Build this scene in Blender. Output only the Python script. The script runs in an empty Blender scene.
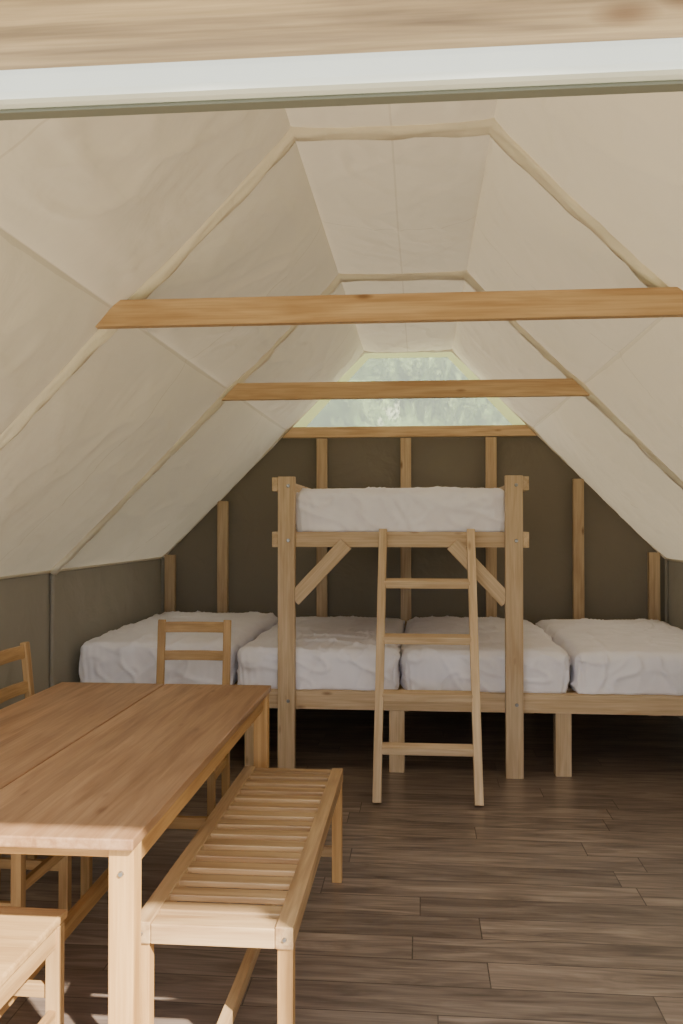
import bpy, bmesh, math, random
from mathutils import Vector, Matrix, noise, Euler
random.seed(7)
scene = bpy.context.scene
XC = -0.10      # tent centre line
COL = bpy.context.collection

# ------------------------------------------------------------------ materials
def srgb(r, g, b):
    f = lambda c: ((c/255+0.055)/1.055)**2.4 if c/255 > 0.04045 else c/255/12.92
    return (f(r), f(g), f(b), 1)

def newmat(name):
    m = bpy.data.materials.new(name); m.use_nodes = True
    nt = m.node_tree; nt.nodes.clear()
    out = nt.nodes.new('ShaderNodeOutputMaterial')
    return m, nt, out

def N(nt, t, **kw):
    n = nt.nodes.new(t)
    for k, v in kw.items():
        setattr(n, k, v)
    return n

def ramp(nt, stops):
    r = N(nt, 'ShaderNodeValToRGB')
    e = r.color_ramp.elements
    while len(e) < len(stops): e.new(0.5)
    for i, (p, c) in enumerate(stops):
        e[i].position = p; e[i].color = c
    return r

def mul(nt, a, b, fac=1.0, mode='MULTIPLY'):
    m = N(nt, 'ShaderNodeMix', data_type='RGBA', blend_type=mode)
    m.inputs[0].default_value = fac
    nt.links.new(a, m.inputs[6]); nt.links.new(b, m.inputs[7])
    return m.outputs[2]

def wood(name, light, dark, knot=True, stave=0.0, rough=0.5, knotcol=(0.28, 0.16, 0.09, 1), spec=0.3, kscale=(3.2, 10, 10), kr=(0.04, 0.13), fine=0.82, gscale=16):
    m, nt, out = newmat(name); L = nt.links
    tc = N(nt, 'ShaderNodeTexCoord'); oi = N(nt, 'ShaderNodeObjectInfo')
    sc = N(nt, 'ShaderNodeVectorMath', operation='SCALE'); sc.inputs[3].default_value = 37.0
    cx = N(nt, 'ShaderNodeCombineXYZ')
    L.new(oi.outputs['Random'], cx.inputs[0]); L.new(oi.outputs['Random'], cx.inputs[1]); L.new(oi.outputs['Random'], cx.inputs[2])
    L.new(cx.outputs[0], sc.inputs[0])
    ad = N(nt, 'ShaderNodeVectorMath', operation='ADD')
    L.new(tc.outputs['Object'], ad.inputs[0]); L.new(sc.outputs[0], ad.inputs[1])
    src = ad.outputs[0]
    if stave > 0:
        sp = N(nt, 'ShaderNodeSeparateXYZ'); L.new(tc.outputs['Object'], sp.inputs[0])
        dv = N(nt, 'ShaderNodeMath', operation='DIVIDE'); dv.inputs[1].default_value = stave
        L.new(sp.outputs[1], dv.inputs[0])
        fl = N(nt, 'ShaderNodeMath', operation='FLOOR'); L.new(dv.outputs[0], fl.inputs[0])
        wn = N(nt, 'ShaderNodeTexWhiteNoise', noise_dimensions='1D'); L.new(fl.outputs[0], wn.inputs['W'])
        s2 = N(nt, 'ShaderNodeVectorMath', operation='SCALE'); s2.inputs[3].default_value = 9.0
        L.new(wn.outputs['Color'], s2.inputs[0])
        a2 = N(nt, 'ShaderNodeVectorMath', operation='ADD'); L.new(src, a2.inputs[0]); L.new(s2.outputs[0], a2.inputs[1])
        src = a2.outputs[0]
    mp = N(nt, 'ShaderNodeMapping'); mp.inputs['Scale'].default_value = (1.4, gscale, gscale)
    L.new(src, mp.inputs[0])
    n1 = N(nt, 'ShaderNodeTexNoise'); n1.inputs['Scale'].default_value = 1.6; n1.inputs['Detail'].default_value = 5; n1.inputs['Distortion'].default_value = 0.6
    L.new(mp.outputs[0], n1.inputs['Vector'])
    r1 = ramp(nt, [(0.32, dark), (0.62, light)])
    L.new(n1.outputs['Fac'], r1.inputs[0])
    mp2 = N(nt, 'ShaderNodeMapping'); mp2.inputs['Scale'].default_value = (4, 150, 150)
    L.new(src, mp2.inputs[0])
    n2 = N(nt, 'ShaderNodeTexNoise'); n2.inputs['Scale'].default_value = 1.0; n2.inputs['Detail'].default_value = 3
    L.new(mp2.outputs[0], n2.inputs['Vector'])
    r2 = ramp(nt, [(0.3, (fine, fine*0.97, fine*0.94, 1)), (0.65, (1, 1, 1, 1))])
    L.new(n2.outputs['Fac'], r2.inputs[0])
    col = mul(nt, r1.outputs[0], r2.outputs[0], 0.9)
    rr = ramp(nt, [(0, (0.88, 0.87, 0.86, 1)), (1, (1.08, 1.08, 1.08, 1))])
    L.new(oi.outputs['Random'], rr.inputs[0])
    col = mul(nt, col, rr.outputs[0], 1.0)
    if stave > 0:
        rs = ramp(nt, [(0, (0.84, 0.82, 0.80, 1)), (1, (1.06, 1.05, 1.04, 1))])
        L.new(wn.outputs['Value'], rs.inputs[0])
        col = mul(nt, col, rs.outputs[0], 1.0)
    if knot:
        mp3 = N(nt, 'ShaderNodeMapping'); mp3.inputs['Scale'].default_value = kscale
        L.new(src, mp3.inputs[0])
        vo = N(nt, 'ShaderNodeTexVoronoi'); vo.inputs['Scale'].default_value = 1.0
        L.new(mp3.outputs[0], vo.inputs['Vector'])
        rk = ramp(nt, [(kr[0], knotcol), (kr[1], (1, 1, 1, 1))])
        L.new(vo.outputs['Distance'], rk.inputs[0])
        col = mul(nt, col, rk.outputs[0], 0.7)
    b = N(nt, 'ShaderNodeBsdfPrincipled')
    L.new(col, b.inputs['Base Color']); b.inputs['Roughness'].default_value = rough
    b.inputs['Specular IOR Level'].default_value = spec
    bp = N(nt, 'ShaderNodeBump'); bp.inputs['Strength'].default_value = 0.12; bp.inputs['Distance'].default_value = 0.004
    L.new(n2.outputs['Fac'], bp.inputs['Height']); L.new(bp.outputs[0], b.inputs['Normal'])
    L.new(b.outputs[0], out.inputs[0])
    return m

def canvas(name, col, trans, tcol, bump=0.22, mottling=0.05, bscale=2.6, seams=()):
    m, nt, out = newmat(name); L = nt.links
    tc = N(nt, 'ShaderNodeTexCoord')
    n = N(nt, 'ShaderNodeTexNoise'); n.inputs['Scale'].default_value = 1.6; n.inputs['Detail'].default_value = 4
    L.new(tc.outputs['Object'], n.inputs['Vector'])
    d = tuple(c*(1-mottling) for c in col[:3])+(1,)
    r = ramp(nt, [(0.35, d), (0.65, col)]); L.new(n.outputs['Fac'], r.inputs[0])
    c_out = r.outputs[0]
    if seams:      # stitched cloth joins: doubled fabric, slightly darker stitch line
        sp = N(nt, 'ShaderNodeSeparateXYZ'); L.new(tc.outputs['Object'], sp.inputs[0])
        for (axis, pos, wd_) in seams:
            s1 = N(nt, 'ShaderNodeMath', operation='SUBTRACT'); s1.inputs[1].default_value = pos; L.new(sp.outputs[axis], s1.inputs[0])
            s2 = N(nt, 'ShaderNodeMath', operation='ABSOLUTE'); L.new(s1.outputs[0], s2.inputs[0])
            s3 = N(nt, 'ShaderNodeMath', operation='LESS_THAN'); s3.inputs[1].default_value = wd_; L.new(s2.outputs[0], s3.inputs[0])
            rs = ramp(nt, [(0, (1, 1, 1, 1)), (1, (0.86, 0.84, 0.80, 1))]); L.new(s3.outputs[0], rs.inputs[0])
            c_out = mul(nt, c_out, rs.outputs[0])
    n2 = N(nt, 'ShaderNodeTexNoise'); n2.inputs['Scale'].default_value = bscale; n2.inputs['Detail'].default_value = 4; n2.inputs['Distortion'].default_value = 0.5
    L.new(tc.outputs['Object'], n2.inputs['Vector'])
    bp = N(nt, 'ShaderNodeBump'); bp.inputs['Strength'].default_value = bump; bp.inputs['Distance'].default_value = 0.06
    L.new(n2.outputs['Fac'], bp.inputs['Height'])
    df = N(nt, 'ShaderNodeBsdfDiffuse'); tr = N(nt, 'ShaderNodeBsdfTranslucent'); tr.inputs[0].default_value = tcol
    L.new(c_out, df.inputs[0]); L.new(bp.outputs[0], df.inputs['Normal']); L.new(bp.outputs[0], tr.inputs['Normal'])
    mx = N(nt, 'ShaderNodeMixShader'); mx.inputs[0].default_value = trans
    L.new(df.outputs[0], mx.inputs[1]); L.new(tr.outputs[0], mx.inputs[2]); L.new(mx.outputs[0], out.inputs[0])
    return m

def plain(name, col, rough=0.5, metal=0.0, bumpscale=None, bs=0.25):
    m, nt, out = newmat(name); L = nt.links
    b = N(nt, 'ShaderNodeBsdfPrincipled'); b.inputs['Roughness'].default_value = rough; b.inputs['Metallic'].default_value = metal
    tc = N(nt, 'ShaderNodeTexCoord'); n = N(nt, 'ShaderNodeTexNoise'); n.inputs['Scale'].default_value = bumpscale or 8; n.inputs['Detail'].default_value = 4
    L.new(tc.outputs['Object'], n.inputs['Vector'])
    r = ramp(nt, [(0.3, tuple(c*0.94 for c in col[:3])+(1,)), (0.7, col)]); L.new(n.outputs['Fac'], r.inputs[0])
    L.new(r.outputs[0], b.inputs['Base Color']); L.new(b.outputs[0], out.inputs[0])
    b.inputs['Specular IOR Level'].default_value = 0.25
    if bumpscale:
        bp = N(nt, 'ShaderNodeBump'); bp.inputs['Strength'].default_value = bs; bp.inputs['Distance'].default_value = 0.02
        L.new(n.outputs['Fac'], bp.inputs['Height']); L.new(bp.outputs[0], b.inputs['Normal'])
    return m

M_PINE = wood('pine_lumber', srgb(222, 196, 160), srgb(200, 170, 132))
M_PINE_D = wood('pine_lumber_beam', srgb(218, 184, 142), srgb(190, 152, 110))
M_STUD = wood('pine_stud', srgb(206, 180, 144), srgb(184, 154, 118))
M_TABLE = wood('table_wood', srgb(200, 160, 122), srgb(166, 124, 88), knot=True, stave=0.08, rough=0.34, knotcol=(0.4, 0.26, 0.17, 1), spec=0.5)
M_TLEG = wood('table_leg_wood', srgb(206, 164, 108), srgb(180, 136, 84), knot=False)
M_BENCH = wood('bench_wood', srgb(200, 168, 124), srgb(160, 126, 88), knot=False, rough=0.40, spec=0.4)
M_CHAIR = wood('chair_wood', srgb(200, 164, 114), srgb(170, 134, 90), knot=False)
M_CANVAS = canvas('cream_canvas', srgb(218, 208, 189), 0.057, srgb(232, 217, 188), bump=0.3, seams=((0, XC, 0.004), (0, XC-0.99, 0.005), (0, XC+0.99, 0.005), (1, 1.95, 0.004), (1, 4.02, 0.004), (1, 6.0, 0.004)))
M_CANVAS_SLEEVE = canvas('canvas_sleeve', srgb(238, 229, 210), 0.05, srgb(236, 222, 190), bscale=9)
M_OLIVE = canvas('olive_canvas', srgb(130, 121, 107), 0.006, srgb(120, 110, 90), bump=0.5)
M_OLIVE_SIDE = canvas('olive_canvas_side', srgb(156, 149, 137), 0.015, srgb(132, 124, 108), bump=0.5)
M_SHEET = plain('white_sheet', srgb(250, 247, 255), 0.85, bumpscale=9, bs=0.12)
M_WHITE = plain('white_vinyl', srgb(210, 212, 208), 0.5)
M_STEEL = plain('steel_bolt', srgb(150, 150, 150), 0.35, 0.9)

def floor_mat():
    m, nt, out = newmat('laminate_planks'); L = nt.links
    RH = 0.165
    tc = N(nt, 'ShaderNodeTexCoord')
    sp = N(nt, 'ShaderNodeSeparateXYZ'); L.new(tc.outputs['Object'], sp.inputs[0])
    dv = N(nt, 'ShaderNodeMath', operation='DIVIDE'); dv.inputs[1].default_value = RH; L.new(sp.outputs[1], dv.inputs[0])
    fl = N(nt, 'ShaderNodeMath', operation='FLOOR'); L.new(dv.outputs[0], fl.inputs[0])
    wn = N(nt, 'ShaderNodeTexWhiteNoise', noise_dimensions='1D'); L.new(fl.outputs[0], wn.inputs['W'])
    ma = N(nt, 'ShaderNodeMath', operation='MULTIPLY_ADD'); ma.inputs[1].default_value = 1.25
    L.new(wn.outputs['Value'], ma.inputs[0]); L.new(sp.outputs[0], ma.inputs[2])
    cb = N(nt, 'ShaderNodeCombineXYZ'); L.new(ma.outputs[0], cb.inputs[0]); L.new(sp.outputs[1], cb.inputs[1])
    br = N(nt, 'ShaderNodeTexBrick'); br.offset = 0.0; br.squash = 1
    br.inputs['Scale'].default_value = 1; br.inputs['Brick Width'].default_value = 1.25; br.inputs['Row Height'].default_value = RH
    br.inputs['Mortar Size'].default_value = 0.0022; br.inputs['Mortar Smooth'].default_value = 0.1
    br.inputs['Color1'].default_value = (0, 0, 0, 1); br.inputs['Color2'].default_value = (1, 1, 1, 1); br.inputs['Mortar'].default_value = (0.5, 0.5, 0.5, 1)
    L.new(cb.outputs[0], br.inputs['Vector'])
    ad = N(nt, 'ShaderNodeVectorMath', operation='MULTIPLY_ADD')
    ad.inputs[1].default_value = (7, 7, 7); L.new(br.outputs['Color'], ad.inputs[0]); L.new(cb.outputs[0], ad.inputs[2])
    mp = N(nt, 'ShaderNodeMapping'); mp.inputs['Scale'].default_value = (1.5, 12, 1); L.new(ad.outputs[0], mp.inputs[0])
    n = N(nt, 'ShaderNodeTexNoise'); n.inputs['Scale'].default_value = 1.5; n.inputs['Detail'].default_value = 8; n.inputs['Roughness'].default_value = 0.55; n.inputs['Distortion'].default_value = 1.1
    L.new(mp.outputs[0], n.inputs['Vector'])
    r = ramp(nt, [(0.30, srgb(102, 89, 82)), (0.5, srgb(146, 130, 119)), (0.70, srgb(178, 162, 149))]); L.new(n.outputs['Fac'], r.inputs[0])
    rb = ramp(nt, [(0, (0.70, 0.69, 0.69, 1)), (1, (1.08, 1.07, 1.06, 1))]); L.new(br.outputs['Color'], rb.inputs[0])
    c = mul(nt, r.outputs[0], rb.outputs[0])
    mp2 = N(nt, 'ShaderNodeMapping'); mp2.inputs['Scale'].default_value = (5, 130, 1); L.new(ad.outputs[0], mp2.inputs[0])
    n2 = N(nt, 'ShaderNodeTexNoise'); n2.inputs['Scale'].default_value = 1; n2.inputs['Detail'].default_value = 4; L.new(mp2.outputs[0], n2.inputs['Vector'])
    r2 = ramp(nt, [(0.36, (0.78, 0.76, 0.75, 1)), (0.58, (1, 1, 1, 1))]); L.new(n2.outputs['Fac'], r2.inputs[0])
    c = mul(nt, c, r2.outputs[0], 0.8)
    rm = ramp(nt, [(0, (1, 1, 1, 1)), (1, (0.32, 0.3, 0.28, 1))]); L.new(br.outputs['Fac'], rm.inputs[0])
    c = mul(nt, c, rm.outputs[0])
    b = N(nt, 'ShaderNodeBsdfPrincipled'); L.new(c, b.inputs['Base Color']); b.inputs['Roughness'].default_value = 0.34
    b.inputs['Specular IOR Level'].default_value = 0.55
    bp = N(nt, 'ShaderNodeBump'); bp.inputs['Strength'].default_value = 0.10; bp.inputs['Distance'].default_value = 0.003
    L.new(n2.outputs['Fac'], bp.inputs['Height']); L.new(bp.outputs[0], b.inputs['Normal'])
    L.new(b.outputs[0], out.inputs[0]); return m
M_FLOOR = floor_mat()

# ------------------------------------------------------------------ helpers
def link(ob, parent=None):
    COL.objects.link(ob)
    if parent: ob.parent = parent
    return ob

def empty(name, loc=(0, 0, 0), rz=0.0, parent=None):
    e = bpy.data.objects.new(name, None); e.empty_display_size = 0.1
    e.location = loc; e.rotation_euler = (0, 0, rz); COL.objects.link(e)
    if parent: e.parent = parent
    return e

def mesh_obj(name, verts, faces, mat, parent=None, smooth=False, loc=(0, 0, 0)):
    me = bpy.data.meshes.new(name); me.from_pydata(verts, [], faces); me.update()
    me.materials.append(mat)
    if smooth:
        for p in me.polygons: p.use_smooth = True
    ob = bpy.data.objects.new(name, me); ob.location = loc
    return link(ob, parent)

def plank(name, p0, p1, w, h, mat, parent=None, up=(0, 0, 1), bev=0.003):
    """board: long axis p0->p1 (local X), w across (local Y), h along 'up' (local Z)"""
    p0, p1 = Vector(p0), Vector(p1); d = p1-p0; Ln = d.length
    x = d.normalized(); u = Vector(up); y = u.cross(x).normalized(); z = x.cross(y)
    bm = bmesh.new(); bmesh.ops.create_cube(bm, size=1)
    bmesh.ops.scale(bm, vec=(Ln, w, h), verts=bm.verts)
    if bev: bmesh.ops.bevel(bm, geom=bm.edges[:], offset=min(bev, w*0.3, h*0.3), segments=2, affect='EDGES', profile=0.6)
    me = bpy.data.meshes.new(name); bm.to_mesh(me); bm.free(); me.materials.append(mat)
    ob = bpy.data.objects.new(name, me)
    M = Matrix((x, y, z)).transposed().to_4x4(); M.translation = (p0+p1)/2
    ob.matrix_local = M
    return link(ob, parent)

def bolt(name, loc, parent, r=0.011, axis='Y'):
    bm = bmesh.new(); bmesh.ops.create_cone(bm, segments=16, radius1=r, radius2=r*0.75, depth=0.008, cap_ends=True)
    me = bpy.data.meshes.new(name); bm.to_mesh(me); bm.free(); me.materials.append(M_STEEL)
    ob = bpy.data.objects.new(name, me); ob.location = loc
    ob.rotation_euler = (math.pi/2, 0, 0) if axis == 'Y' else (0, math.pi/2, 0)
    return link(ob, parent)

def sleeve(name, pts, mat, rad_in=0.035, rad_w=0.03, seed=0, parent=None, seg=10, step=0.05, crumple=0.22):
    P = []
    for i in range(len(pts)-1):
        a, b = Vector(pts[i]), Vector(pts[i+1]); n = max(2, int((b-a).length/step))
        for k in range(n): P.append(a.lerp(b, k/n))
    P.append(Vector(pts[-1]))
    V = []; F = []
    for i, p in enumerate(P):
        t = (P[min(i+1, len(P)-1)]-P[max(i-1, 0)]).normalized()
        ref = Vector((0, 1, 0)) if abs(t.y) < 0.9 else Vector((1, 0, 0))
        n = t.cross(ref).normalized(); b = n.cross(t)
        for k in range(seg):
            a = 2*math.pi*k/seg
            w = 1+crumple*noise.noise(Vector((p.x*7+seed, p.z*7+p.y*5, k*0.8)))
            V.append(p+(n*math.cos(a)*rad_in+b*math.sin(a)*rad_w)*w)
    for i in range(len(P)-1):
        for k in range(seg):
            F.append((i*seg+k, i*seg+(k+1) % seg, (i+1)*seg+(k+1) % seg, (i+1)*seg+k))
    F.append(tuple(range(seg))[::-1]); F.append(tuple((len(P)-1)*seg+k for k in range(seg)))
    return mesh_obj(name, V, F, mat, parent, smooth=True)

# ------------------------------------------------------------------ tent shell
Y0, Y1, Y2, Y3 = 1.0, 3.1, 4.92, 7.15
S = 3.215
HW = 2.03; EAVE = S-HW; TOP = 2.86; HT = S-TOP
MIDX = 0.99; MIDZ = S-MIDX
prof = [(-HW, EAVE), (-MIDX, MIDZ), (-HT, TOP), (HT, TOP), (MIDX, MIDZ), (HW, EAVE)]
V = []; F = []
bays = [(Y0, Y1), (Y1, Y2), (Y2, Y3)]
for bi, (ya, yb) in enumerate(bays):
    for pi in range(5):
        a, b = prof[pi], prof[pi+1]
        nx, nz = (b[1]-a[1]), -(b[0]-a[0]); l = math.hypot(nx, nz); nx /= l; nz /= l
        ns, ntt = 56, 84; base = len(V)
        sag = 0.06 if pi != 2 else 0.04
        for i in range(ns+1):
            for j in range(ntt+1):
                s = i/ns; t = j/ntt
                win = (math.sin(math.pi*s)*math.sin(math.pi*t))
                edge = min(1, 6*min(s, 1-s))*min(1, 8*min(t, 1-t))
                x = a[0]+(b[0]-a[0])*s; z = a[1]+(b[1]-a[1])*s; y = ya+(yb-ya)*t
                q = Vector((x*1.2+bi*7, y*1.5, z*1.2+pi*3))
                dd = sag*math.sqrt(max(win, 0))+0.03*edge*noise.noise(q*1.3)
                c1 = max(0, 1-abs(noise.noise(Vector((q.x*1.8+q.y*0.9, q.y*0.7-q.x*0.5, q.z*1.8))))*4.5)
                c2 = max(0, 1-abs(noise.noise(Vector((q.x*3.6-q.y*1.9, q.y*1.4+q.x*0.9, q.z*3))))*5.5)
                c3 = max(0, 1-abs(noise.noise(Vector((q.x*3-q.y*4, q.y*2.4+q.z*2, q.z*3.5-q.x))))*7)
                dd += edge*(0.014*c1*c1+0.010*c2*c2+0.006*c3*c3)
                # gathers pulled tight along the pole pockets
                fold = math.exp(-min(t, 1-t)*12)*0.012*math.sin(s*46+bi*2+pi+3*noise.noise(q*2))*edge*max(0.2, 0.5+noise.noise(q*3))
                dd += fold
                V.append((XC+x+nx*dd, y, z+nz*dd))
        for i in range(ns):
            for j in range(ntt):
                k = base+i*(ntt+1)+j
                F.append((k, k+1, k+ntt+2, k+ntt+1))
ceil = mesh_obj('ceiling', V, F, M_CANVAS, smooth=True)

def prof_pts(y, o=0.002):
    return [(XC-HW+o*1.4, y, EAVE), (XC-MIDX+o, y, MIDZ-o), (XC-HT, y, TOP-o*1.4), (XC+HT, y, TOP-o*1.4), (XC+MIDX-o, y, MIDZ-o), (XC+HW-o*1.4, y, EAVE)]
for i, y in enumerate((Y1, Y2, Y3-0.05)):
    e = empty('tent_rib', (0, 0, 0), parent=ceil)
    sleeve('sleeve_roof', prof_pts(y), M_CANVAS_SLEEVE, 0.034 if i < 2 else 0.016, 0.034 if i < 2 else 0.016, seed=i*5, parent=e, seg=20, step=0.02, crumple=0.45)
    for sx in (-1, 1):
        sleeve('sleeve_wall', [(XC+sx*(HW-0.012), y, 0.0), (XC+sx*(HW-0.012), y, EAVE)], M_OLIVE_SIDE, 0.014, 0.014, seed=i, parent=e)
e = empty('canvas_seam', parent=ceil)
for sx in (-1, 1):
    sleeve('seam', [(XC+sx*(HW-0.002), Y0+0.02, EAVE-0.002), (XC+sx*(HW-0.002), Y3-0.02, EAVE-0.002)], M_CANVAS, 0.010, 0.010, parent=e, step=0.12, seg=8)

def wall_sheet(name, f, nu, nv, mat):
    V = []; F = []
    for i in range(nu+1):
        for j in range(nv+1):
            V.append(f(i/nu, j/nv))
    for i in range(nu):
        for j in range(nv):
            k = i*(nv+1)+j; F.append((k, k+nv+1, k+nv+2, k+1))
    return mesh_obj(name, V, F, mat, smooth=True)
def wrk(a, b, amp):
    return amp*noise.noise(Vector((a*1.4, b*1.4, 3.3)))+amp*0.5*noise.noise(Vector((a*4, b*2, 9)))
wall_sheet('wall_left', lambda u, v: (XC-HW-0.005+abs(wrk(u*6, v*1.2, 0.028))*(4*v*(1-v)), Y0+(Y3-Y0)*u, EAVE*v), 90, 20, M_OLIVE_SIDE)
wall_sheet('wall_right', lambda u, v: (XC+HW+0.005-abs(wrk(u*6+9, v*1.2, 0.028))*(4*v*(1-v)), Y0+(Y3-Y0)*u, EAVE*v), 90, 20, M_OLIVE_SIDE)
def backf(u, v):
    z = MIDZ*v
    hw = HW+0.01 if z <= EAVE else HW+0.01-(z-EAVE)
    x = -hw+2*hw*u
    e_ = min(1, 8*min(u, 1-u))
    return (XC+x, Y3-0.004+e_*(0.008+wrk(x, z, 0.024)), z)
wall_sheet('wall_back', backf, 80, 46, M_OLIVE)

# gable window with canvas border
w = empty('window_1', (XC, Y3, MIDZ))
zb, zt = 0.03, TOP-MIDZ-0.02
def trap(name, y, x0b, x1b, za, x0t, x1t, zz, mat):
    return mesh_obj(name, [(x0b, y, za), (x1b, y, za), (x1t, y, zz), (x0t, y, zz)], [(0, 1, 2, 3)], mat, w)
m, nt, out = newmat('clear_vinyl'); L = nt.links
tr = N(nt, 'ShaderNodeBsdfTransparent'); tr.inputs[0].default_value = (0.97, 0.98, 0.95, 1)
rf = N(nt, 'ShaderNodeBsdfRefraction'); rf.inputs['IOR'].default_value = 1.08; rf.inputs['Roughness'].default_value = 0.14
rf.inputs['Color'].default_value = (0.98, 0.98, 0.96, 1)
tl = N(nt, 'ShaderNodeBsdfTranslucent'); tl.inputs[0].default_value = (0.97, 0.97, 0.90, 1)
m1 = N(nt, 'ShaderNodeMixShader'); m1.inputs[0].default_value = 0.65; L.new(tr.outputs[0], m1.inputs[1]); L.new(rf.outputs[0], m1.inputs[2])
mx = N(nt, 'ShaderNodeMixShader'); mx.inputs[0].default_value = 0.26
L.new(m1.outputs[0], mx.inputs[1]); L.new(tl.outputs[0], mx.inputs[2]); L.new(mx.outputs[0], out.inputs[0])
M_VINYL = m
bw = 0.075
trap('pane', 0.01, -MIDX+0.03+bw*1.3, MIDX-0.03-bw*1.3, zb, -HT+bw*0.5, HT-bw*0.5, zt-0.03, M_VINYL)
M_BORD = canvas('window_border_canvas', srgb(216, 216, 166), 0.35, srgb(230, 232, 168))
for s in (-1, 1):
    mesh_obj('border_side', [(s*(MIDX), 0.005, 0), (s*(MIDX-0.03-bw*1.3), 0.005, 0), (s*(HT-bw*0.5), 0.005, zt-0.03), (s*(HT), 0.005, zt+0.02)], [(0, 1, 2, 3)], M_BORD, w)
mesh_obj('border_top', [(-HT, 0.005, zt+0.02), (HT, 0.005, zt+0.02), (HT-bw*0.5, 0.005, zt-0.03), (-HT+bw*0.5, 0.005, zt-0.03)], [(0, 1, 2, 3)], M_BORD, w)
mesh_obj('border_bottom', [(-MIDX, 0.005, -0.02), (MIDX, 0.005, -0.02), (MIDX, 0.005, zb), (-MIDX, 0.005, zb)], [(0, 1, 2, 3)], M_BORD, w)

# beams
def cut_beam(name, y, zc, h, t, mat, c=0.0):
    zt_, zb_ = zc+h/2, zc-h/2
    xt, xb = S-zt_-c, S-zb_-c
    V = []
    for yy in (y-t/2, y+t/2):
        V += [(-xb, yy-y, zb_-zc), (xb, yy-y, zb_-zc), (xt, yy-y, zt_-zc), (-xt, yy-y, zt_-zc)]
    F = [(0, 1, 2, 3), (7, 6, 5, 4), (0, 4, 5, 1), (1, 5, 6, 2), (2, 6, 7, 3), (3, 7, 4, 0)]
    ob = mesh_obj(name, V, F, mat, loc=(XC, y, zc))
    bv = ob.modifiers.new('b', 'BEVEL'); bv.width = 0.003; bv.segments = 2
    return ob
cut_beam('ceiling_beam', Y1-0.06, 2.20, 0.094, 0.04, M_PINE_D, 0.004)
cut_beam('ceiling_beam', Y2-0.04, 2.200, 0.094, 0.04, M_PINE_D, 0.045)
cut_beam('ceiling_beam', Y3-0.07, 2.200, 0.085, 0.05, M_PINE_D, 0.04)

# back wall studs
for x in (-2.05, -1.61, -0.795, -0.117, 0.56, 1.24, 1.82):
    xr = x-XC; zt_ = min(S-abs(xr)-0.06, 2.15)
    plank('wall_stud', (x, Y3-0.06, 0.0), (x, Y3-0.06, zt_), 0.05, 0.085, M_STUD, up=(1, 0, 0))

# floor, ground
mesh_obj('floor', [(XC-2.1, 0.9, 0), (XC+2.1, 0.9, 0), (XC+2.1, Y3+0.1, 0), (XC-2.1, Y3+0.1, 0),
                   (XC-2.1, 0.9, -0.12), (XC+2.1, 0.9, -0.12), (XC+2.1, Y3+0.1, -0.12), (XC-2.1, Y3+0.1, -0.12)],
         [(0, 1, 2, 3), (7, 6, 5, 4), (0, 4, 5, 1), (1, 5, 6, 2), (2, 6, 7, 3), (3, 7, 4, 0)], M_FLOOR)
M_GRASS = plain('grass_ground', srgb(146, 150, 116), 0.95, bumpscale=3)
V = []; F = []
nx_, ny_ = 40, 60
for i in range(nx_+1):
    for j in range(ny_+1):
        x = -40+80*i/nx_; y = -30+90*j/ny_
        h = 0 if y < 24 else 0.34*(y-24)*(0.9+0.25*noise.noise(Vector((x*0.08, y*0.08, 0))))+0.8*noise.noise(Vector((x*0.3, y*0.3, 2)))*min(1, (y-24)/6)
        V.append((x, y, -0.13+max(h, 0)))
for i in range(nx_):
    for j in range(ny_):
        k = i*(ny_+1)+j; F.append((k, k+ny_+1, k+ny_+2, k+1))
mesh_obj('ground', V, F, M_GRASS, smooth=True)
pd = empty('porch_deck', (0, 0, 0))
M_DECK = wood('deck_board', srgb(196, 182, 162), srgb(166, 152, 132))
for i in range(14):
    yy = 0.82-i*0.15
    plank('board', (-2.2, yy, -0.03), (2.0, yy, -0.03), 0.14, 0.03, M_DECK, pd)
for xx in (-2.1, 0, 1.9):
    plank('joist', (xx, -1.2, -0.085), (xx, 0.88, -0.085), 0.05, 0.08, M_DECK, pd)

# front wall + doorway
DL, DR, DH = -1.75, 0.78, 1.93
V = []; F = []
def quad(*p):
    b = len(V); V.extend((a, Y0, c) for a, c in p); F.append(tuple(range(b, b+len(p))))
lx, rx = XC-HW, XC+HW
HB = DH+0.1
zl = S-abs(DL-XC)
xlh, xrh = XC-(S-HB), XC+(S-HB)
quad((lx, 0), (DL, 0), (DL, zl), (lx, EAVE))
quad((DR, 0), (rx, 0), (rx, EAVE), (xrh, HB), (DR, HB))
quad((xlh, HB), (xrh, HB), (XC+HT, TOP), (XC-HT, TOP))
mesh_obj('wall_front', V, F, M_CANVAS)
dr = empty('door_1', (0, Y0, 0))
M_LINT = wood('lintel_wood', srgb(194, 164, 124), srgb(142, 118, 92), kscale=(5, 12, 12), kr=(0.12, 0.24), knotcol=(0.3, 0.17, 0.1, 1), fine=0.62, gscale=26)
plank('lintel', (xlh+0.1, -0.03, DH+0.11), (xrh-0.1, -0.03, DH+0.11), 0.06, 0.18, M_LINT, dr)
plank('jamb_left', (DL-0.03, -0.03, 0), (DL-0.03, -0.03, zl-0.04), 0.06, 0.06, M_PINE, dr, up=(1, 0, 0))
plank('jamb_right', (DR+0.03, -0.03, 0), (DR+0.03, -0.03, DH-0.03), 0.06, 0.06, M_PINE, dr, up=(1, 0, 0))
plank('rolled_door_sleeve', (xlh+0.12, -0.075, DH-0.002), (xrh-0.12, -0.075, DH-0.002), 0.03, 0.036, M_WHITE, dr, bev=0.010)
# grey zip track under the rolled sleeve
plank('door_track', (xlh+0.12, -0.062, DH-0.0225), (xrh-0.12, -0.062, DH-0.0225), 0.018, 0.004, plain('track_grey', srgb(104, 104, 96), 0.5), dr, bev=0.001)
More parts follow.
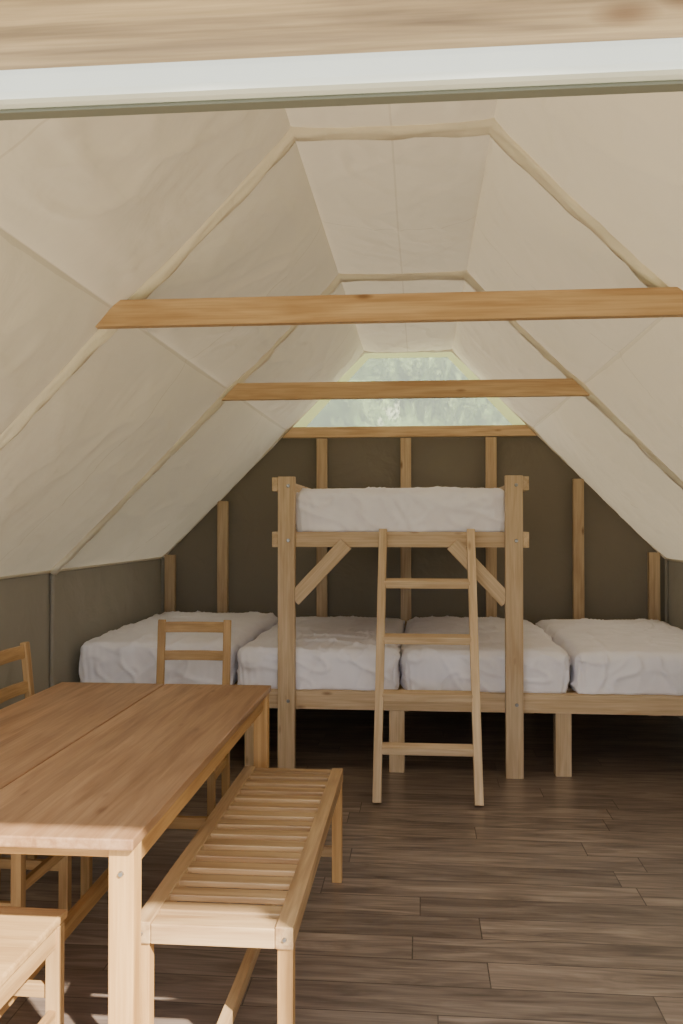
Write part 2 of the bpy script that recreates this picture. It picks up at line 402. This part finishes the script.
# added canvas flap out of view, keeps sun off the lintel and sleeve
shade = empty('added_sun_shade', (XC, Y0, 0))
V = []; F = []
for i in range(31):
    for j in range(6):
        u = i/30; v = j/5
        V.append((-1.15+2.3*u, -0.01-0.30*v, 2.30-0.13*v-0.012*math.sin(math.pi*v)-0.006*math.sin(u*26)*v))
for i in range(30):
    for j in range(5):
        k = i*6+j; F.append((k, k+6, k+7, k+1))
mesh_obj('canvas', V, F, M_CANVAS, shade, smooth=True)
sleeve('shade_hem', [(-1.15, -0.31, 2.165), (1.15, -0.31, 2.165)], M_CANVAS_SLEEVE, 0.012, 0.012, parent=shade)

# ------------------------------------------------------------------ bed platform
bp_ = empty('bed_platform', (XC, 5.17, 0))
FZ0, FZ1 = 0.365, 0.47
PL, PR = -2.0, 2.0
plank('fascia', (PL, 0.02, (FZ0+FZ1)/2), (PR, 0.02, (FZ0+FZ1)/2), 0.04, FZ1-FZ0, M_PINE, bp_)
for i, x in enumerate((-1.72, -0.9, -0.04, 0.92, 1.87)):
    plank('leg', (x, 0.06, 0), (x, 0.06, FZ0), 0.09, 0.09, M_PINE, bp_, up=(1, 0, 0))
    plank('leg_rear', (x, 1.76, 0), (x, 1.76, FZ0), 0.09, 0.09, M_PINE, bp_, up=(1, 0, 0))
    plank('joist', (x, 0.045, 0.41), (x, 1.83, 0.41), 0.05, 0.085, M_PINE, bp_)
for i in range(12):
    yy = 0.10+i*0.152
    plank('deck_board', (PL, yy, 0.4635), (PR, yy, 0.4635), 0.135, 0.02, M_PINE, bp_)

# ------------------------------------------------------------------ mattresses
def mattress(x0, x1, y0, y1, z0, h, seed, crown_amp=0.03, parent=None, name='mattress'):
    cx, cy = (x0+x1)/2, (y0+y1)/2; w_, l_ = x1-x0, y1-y0
    nx, ny, nz = 90, 130, 20
    verts = {}; V = []; F = []
    R = 0.055
    def add(i, j, k):
        key = (i, j, k)
        if key in verts: return verts[key]
        p = Vector((-w_/2+w_*i/nx, -l_/2+l_*j/ny, h*k/nz))
        c = Vector((max(-w_/2+R, min(w_/2-R, p.x)), max(-l_/2+R, min(l_/2-R, p.y)), max(0.03, min(h-R, p.z))))
        d = p-c
        n = d.normalized() if d.length > 1e-6 else Vector((0, 0, 1))
        m_ = max(abs(d.x), abs(d.y), abs(d.z))
        p2 = c+n*m_ if d.length > 1e-6 else p
        a = (p.x/w_*2)**2; b = (p.y/l_*2)**2
        crown = crown_amp*(1-a*a)*(1-b*b)*(p.z/h)
        q = Vector((p.x+seed*3.1, p.y+seed, p.z))
        wx = q.x+0.14*noise.noise(q*2.0); wy = q.y+0.14*noise.noise(q*2.0+Vector((5, 1, 2)))
        ang = seed*0.7
        ux = wx*math.cos(ang)+wy*math.sin(ang); uy = -wx*math.sin(ang)+wy*math.cos(ang)
        r3 = max(0, 1-abs(noise.noise(Vector((ux*5, uy*1.6, q.z*3+seed))))*6)
        r4 = max(0, 1-abs(noise.noise(Vector((uy*7+3, ux*2.2, q.z*4+seed*2))))*6)
        mask = 0.55+0.6*noise.noise(q*1.7)
        amp = 0.008*noise.noise(q*2.5)+(0.017*r3*r3+0.012*r4*r4)*max(0.25, min(1, mask*1.3))
        side = 0.0
        if k < nz and (i in (0, nx) or j in (0, ny)):
            s_ = q.x if j in (0, ny) else q.y
            fo = noise.noise(Vector((s_*9+seed+p.z*3.5, p.z*2, seed)))
            side = 0.012*fo*(1.1-p.z/h)+0.014*max(0, 1-abs(noise.noise(Vector((s_*4+p.z*7, seed, p.z*4-s_*2))))*5)**2-0.010*(1-p.z/h)
            cd_ = min(w_/2-abs(p.x) if j in (0, ny) else l_/2-abs(p.y), 0.25)
            side += 0.008*math.sin(cd_*150+p.z*14)*math.exp(-cd_*16)
        p2 = p2+n*(amp+side); p2.z += crown
        if k == 0: p2.z = 0
        p2.z = max(p2.z, 0)
        verts[key] = len(V); V.append(p2); return verts[key]
    for i in range(nx):
        for j in range(ny):
            F.append((add(i, j, nz), add(i+1, j, nz), add(i+1, j+1, nz), add(i, j+1, nz)))
            F.append((add(i, j, 0), add(i, j+1, 0), add(i+1, j+1, 0), add(i+1, j, 0)))
    for k in range(nz):
        for i in range(nx):
            F.append((add(i, 0, k), add(i+1, 0, k), add(i+1, 0, k+1), add(i, 0, k+1)))
            F.append((add(i, ny, k), add(i, ny, k+1), add(i+1, ny, k+1), add(i+1, ny, k)))
        for j in range(ny):
            F.append((add(0, j, k), add(0, j, k+1), add(0, j+1, k+1), add(0, j+1, k)))
            F.append((add(nx, j, k), add(nx, j+1, k), add(nx, j+1, k+1), add(nx, j, k+1)))
    return mesh_obj(name, V, F, M_SHEET, parent, smooth=True, loc=(cx, cy, z0))
mattress(-2.078, -1.13, 5.19, 7.0, 0.475, 0.26, 1)
mattress(-1.10, -0.130, 5.19, 7.02, 0.475, 0.235, 2)
mattress(-0.105, 0.860, 5.19, 7.02, 0.475, 0.235, 3)
mattress(0.890, 1.85, 5.20, 7.0, 0.475, 0.235, 4)

# ------------------------------------------------------------------ upper bunk
bk = empty('bunk_bed', (0, 5.12, 0))
LXp, RXp = -0.785, 0.535
for nm, x in (('post_left', LXp), ('post_right', RXp)):
    plank(nm, (x, 0.02, 0), (x, 0.02, 1.735), 0.05, 0.10, M_PINE, bk, up=(1, 0, 0))
for z in (0.42, 1.36, 1.68):
    for x in (LXp, RXp):
        bolt('bolt', (x+0.012, -0.008, z), bk)
plank('front_rail', (LXp-0.05, 0.066, 1.365), (RXp+0.05, 0.066, 1.365), 0.038, 0.09, M_PINE, bk)
plank('back_rail', (LXp+0.0, 1.87, 1.365), (RXp, 1.87, 1.365), 0.038, 0.09, M_PINE, bk)
for sx, x in ((-1, LXp), (1, RXp)):
    xo = x+sx*0.068
    plank('side_rail', (xo, 0.0, 1.365), (xo, 1.93, 1.365), 0.034, 0.09, M_PINE, bk)
    plank('guard_rail', (xo, 0.0, 1.69), (xo, 1.93, 1.69), 0.034, 0.08, M_PINE, bk)
for sx, x in ((1, LXp+0.05), (-1, RXp-0.05)):
    a = Vector((x-sx*0.01, 0.03, 1.01)); b = Vector((x+sx*0.30, 0.03, 1.34))
    plank('brace', a, b, 0.038, 0.085, M_PINE, bk, up=(0, 0, 1))
for i in range(12):
    yy = 0.16+i*0.15
    plank('slat', (LXp-0.04, yy, 1.395), (RXp+0.04, yy, 1.395), 0.09, 0.02, M_PINE, bk)
mt = mattress(LXp+0.03, RXp-0.02, 5.205, 7.0, 1.406, 0.255, 5, 0.02, parent=bk, name='bunk_mattress')
mt.location = (mt.location.x, mt.location.y-5.12, mt.location.z)

# ------------------------------------------------------------------ ladder
ld = empty('ladder', (0.035, 4.58, 0))
for sx in (-1, 1):
    a = Vector((sx*0.262, 0.0, 0.01)); b = Vector((sx*0.25, 0.50, 1.42))
    plank('rail', a, b, 0.045, 0.06, M_PINE, ld, up=(0, -1, 0.33))
for t in (0.19, 0.375, 0.58, 0.79):
    plank('rung', (-0.24, 0.50*t-0.005, 1.42*t), (0.24, 0.50*t-0.005, 1.42*t), 0.06, 0.042, M_PINE, ld, up=(0, -0.25, 1))

# ------------------------------------------------------------------ table
TW, TL, TH = 0.955, 1.91, 0.745
tb = empty('dining_table', (-1.125, 2.885, 0), math.radians(0.4))
hw, hl = TW/2, TL/2
for s in (-1, 1):
    plank('top_leaf', (s*(hw/2+0.0005), -hl, TH-0.013), (s*(hw/2+0.0005), hl, TH-0.013), hw-0.004, 0.026, M_TABLE, tb, bev=0.004)
ins = 0.036
for sx in (-1, 1):
    for sy in (-1, 1):
        yi = sy*(hl-0.05); xi = sx*(hw-ins)
        plank('leg', (xi, yi, 0), (xi, yi, TH-0.026), 0.060, 0.060, M_TLEG, tb, up=(1, 0, 0), bev=0.005)
        bolt('bolt', (xi, yi-0.032, 0.66), tb, 0.007)
    plank('apron_long', (sx*(hw-ins), -hl+0.05, TH-0.061), (sx*(hw-ins), hl-0.05, TH-0.061), 0.024, 0.07, M_TLEG, tb)
for sy in (-1, 1):
    yy = sy*(hl-0.05)
    plank('apron_end', (-hw+ins, yy, TH-0.041), (hw-ins, yy, TH-0.041), 0.024, 0.03, M_TLEG, tb)
    plank('stretcher_end', (-hw+ins, yy, 0.15), (hw-ins, yy, 0.15), 0.03, 0.05, M_TLEG, tb)
plank('stretcher_long', (-0.02, -hl+0.05, 0.15), (-0.02, hl-0.05, 0.15), 0.03, 0.05, M_TLEG, tb)

# ------------------------------------------------------------------ slatted bench
bn = empty('slatted_bench', (-0.522, 2.90, 0), math.radians(0.1))
BW, BL, BH = 0.41, 1.44, 0.45
for s in (-1, 1):
    plank('side_rail', (s*(BW/2-0.023), -BL/2, BH-0.0275), (s*(BW/2-0.023), BL/2, BH-0.0275), 0.046, 0.055, M_BENCH, bn)
    plank('end_rail', (-BW/2+0.047, s*(BL/2-0.03), BH-0.03), (BW/2-0.047, s*(BL/2-0.03), BH-0.03), 0.058, 0.05, M_BENCH, bn)
    plank('end_stretcher', (-BW/2+0.03, s*(BL/2-0.03), 0.12), (BW/2-0.03, s*(BL/2-0.03), 0.12), 0.022, 0.04, M_BENCH, bn)
    for sy in (-1, 1):
        plank('leg', (s*(BW/2-0.022), sy*(BL/2-0.03), 0), (s*(BW/2-0.022), sy*(BL/2-0.03), BH-0.056), 0.042, 0.040, M_TLEG, bn, up=(1, 0, 0))
ns = 14; span = BL-0.12
for i in range(ns):
    yy = -span/2+span*(i+0.5)/ns
    plank('slat', (-BW/2+0.044, yy, BH-0.012), (BW/2-0.044, yy, BH-0.012), 0.053, 0.018, M_BENCH, bn, bev=0.004)
plank('long_stretcher', (0, -BL/2+0.04, 0.12), (0, BL/2-0.04, 0.12), 0.03, 0.04, M_BENCH, bn)
for x in (-BW/2+0.022, BW/2-0.022):
    bolt('bolt', (x, -BL/2-0.002, BH-0.03), bn, 0.006)

# ------------------------------------------------------------------ chairs
def chair(loc, rz):
    c = empty('dining_chair', loc, rz)
    W, D, SH, BHt = 0.40, 0.38, 0.45, 0.94
    plank('seat', (-W/2+0.005, 0.02, SH-0.011), (W/2-0.005, 0.02, SH-0.011), D, 0.022, M_CHAIR, c, bev=0.006)
    for sx in (-1, 1):
        x = sx*(W/2-0.022)
        plank('front_leg', (x, D/2-0.02, 0), (x, D/2-0.02, SH-0.022), 0.036, 0.036, M_CHAIR, c, up=(1, 0, 0))
        plank('rear_leg', (x, -D/2-0.012, 0), (x, -D/2+0.002, SH+0.02), 0.034, 0.040, M_CHAIR, c, up=(1, 0, 0))
        plank('back_post', (x, -D/2+0.002, SH), (x, -D/2-0.05, BHt), 0.03, 0.040, M_CHAIR, c, up=(1, 0, 0), bev=0.006)
        plank('apron_side', (x, -D/2+0.01, SH-0.05), (x, D/2-0.03, SH-0.05), 0.02, 0.05, M_CHAIR, c)
        plank('stretcher_side', (x, -D/2-0.005, 0.20), (x, D/2-0.02, 0.20), 0.02, 0.035, M_CHAIR, c)
    plank('apron_front', (-W/2+0.03, D/2-0.02, SH-0.05), (W/2-0.03, D/2-0.02, SH-0.05), 0.02, 0.05, M_CHAIR, c)
    plank('apron_rear', (-W/2+0.03, -D/2+0.0, SH-0.05), (W/2-0.03, -D/2+0.0, SH-0.05), 0.02, 0.05, M_CHAIR, c)
    plank('stretcher_front', (-W/2+0.03, D/2-0.02, 0.26), (W/2-0.03, D/2-0.02, 0.26), 0.02, 0.035, M_CHAIR, c)
    def curved(nm, z, hh, y0, bow):
        V = []; F = []; n = 14; t = 0.009
        for i in range(n+1):
            u = i/n; x = -W/2+0.02+(W-0.04)*u; yb = y0-bow*4*u*(1-u)
            for (dy, dz) in ((-t, -hh/2), (t, -hh/2), (t, hh/2), (-t, hh/2)):
                V.append((x, yb+dy-dz*0.11, dz))
        for i in range(n):
            for k in range(4):
                F.append((i*4+k, (i+1)*4+k, (i+1)*4+(k+1) % 4, i*4+(k+1) % 4))
        F.append((0, 1, 2, 3)); F.append(tuple(n*4+k for k in (3, 2, 1, 0)))
        ob = mesh_obj(nm, V, F, M_CHAIR, c, loc=(0, 0, z))
        b = ob.modifiers.new('b', 'BEVEL'); b.width = 0.003; b.segments = 2; b.limit_method = 'ANGLE'
    curved('top_rail', 0.900, 0.055, -D/2-0.046, 0.018)
    curved('mid_rail', 0.75, 0.05, -D/2-0.030, 0.018)
    return c
chair((-1.205, 4.42, 0), math.pi+0.03)
chair((-1.115, 2.03, 0), math.radians(-1))
chair((-1.475, 3.53, 0), -math.pi/2+0.02)
chair((-1.475, 2.97, 0), -math.pi/2-0.03)

# ------------------------------------------------------------------ trees outside
m, nt, out = newmat('tree_leaves'); L = nt.links
df = N(nt, 'ShaderNodeBsdfDiffuse'); tl = N(nt, 'ShaderNodeBsdfTranslucent')
g = N(nt, 'ShaderNodeNewGeometry'); rr = ramp(nt, [(0, srgb(84, 108, 62)), (1, srgb(156, 174, 116))]); L.new(g.outputs['Random Per Island'], rr.inputs[0])
L.new(rr.outputs[0], df.inputs[0]); L.new(rr.outputs[0], tl.inputs[0])
mx = N(nt, 'ShaderNodeMixShader'); mx.inputs[0].default_value = 0.4; L.new(df.outputs[0], mx.inputs[1]); L.new(tl.outputs[0], mx.inputs[2]); L.new(mx.outputs[0], out.inputs[0])
M_LEAF = m
M_BARK = plain('bark', srgb(120, 106, 90), 0.9, bumpscale=12)
def leaves_mesh(seed, n=4500):
    rnd = random.Random(seed); V = []; F = []
    cl = [(Vector((rnd.uniform(-1.9, 1.9), rnd.uniform(-1.6, 1.6), rnd.uniform(1.6, 6.2))), rnd.uniform(0.45, 0.9)) for _ in range(24)]
    for _ in range(n):
        c, r = rnd.choice(cl)
        d = Vector((rnd.gauss(0, 1), rnd.gauss(0, 1), rnd.gauss(0, 1))).normalized()*r*rnd.random()**0.4
        p = c+d; s = rnd.uniform(0.10, 0.18)
        rot = Euler((rnd.uniform(0, 6), rnd.uniform(0, 6), rnd.uniform(0, 6))).to_matrix()
        b = len(V)
        for q in ((-s, 0, 0), (0, -s*0.5, 0), (s, 0, 0), (0, s*0.5, 0)): V.append(p+rot@Vector(q))
        F.append((b, b+1, b+2, b+3))
    return V, F
for i, (x, y, s) in enumerate(((-4.5, 17, 1.0), (-1.6, 16.5, 0.85), (1.4, 19, 1.0), (4.2, 17, 0.85), (-0.2, 22, 1.2), (-6.5, 22, 1.2), (3.4, 23, 1.25))):
    e = empty('tree', (x, y, -0.13), i*1.3); e.scale = (s, s, s)
    V, F = leaves_mesh(i); mesh_obj('foliage', V, F, M_LEAF, e)
    sleeve('trunk', [(0, 0, 0), (0.1, 0.05, 2.0), (0.0, 0.1, 4.4)], M_BARK, 0.12, 0.12, parent=e, step=0.2)

# ------------------------------------------------------------------ light
wd = bpy.data.worlds.new('World'); scene.world = wd; wd.use_nodes = True
nt = wd.node_tree; bg = nt.nodes['Background']
bg.inputs[0].default_value = (0.88, 0.93, 1.0, 1); bg.inputs[1].default_value = 3.9
sd = bpy.data.lights.new('sun', 'SUN'); sd.energy = 18.0; sd.angle = math.radians(1.0); sd.color = (1, 0.91, 0.76)
so = bpy.data.objects.new('sun', sd); COL.objects.link(so)
so.rotation_euler = Vector((-0.9, 1.0, -1.07)).to_track_quat('-Z', 'Y').to_euler(); so.location = (4, -4, 6)

# ------------------------------------------------------------------ camera
cd = bpy.data.cameras.new('camera'); cam = bpy.data.objects.new('camera', cd); COL.objects.link(cam)
cd.sensor_fit = 'VERTICAL'; cd.sensor_height = 36; cd.lens = 880/1024*36
cam.location = (0, 0, 1.45); cam.rotation_euler = (math.radians(90+0.85), 0, math.radians(5.13))
cd.clip_start = 0.05
scene.camera = cam
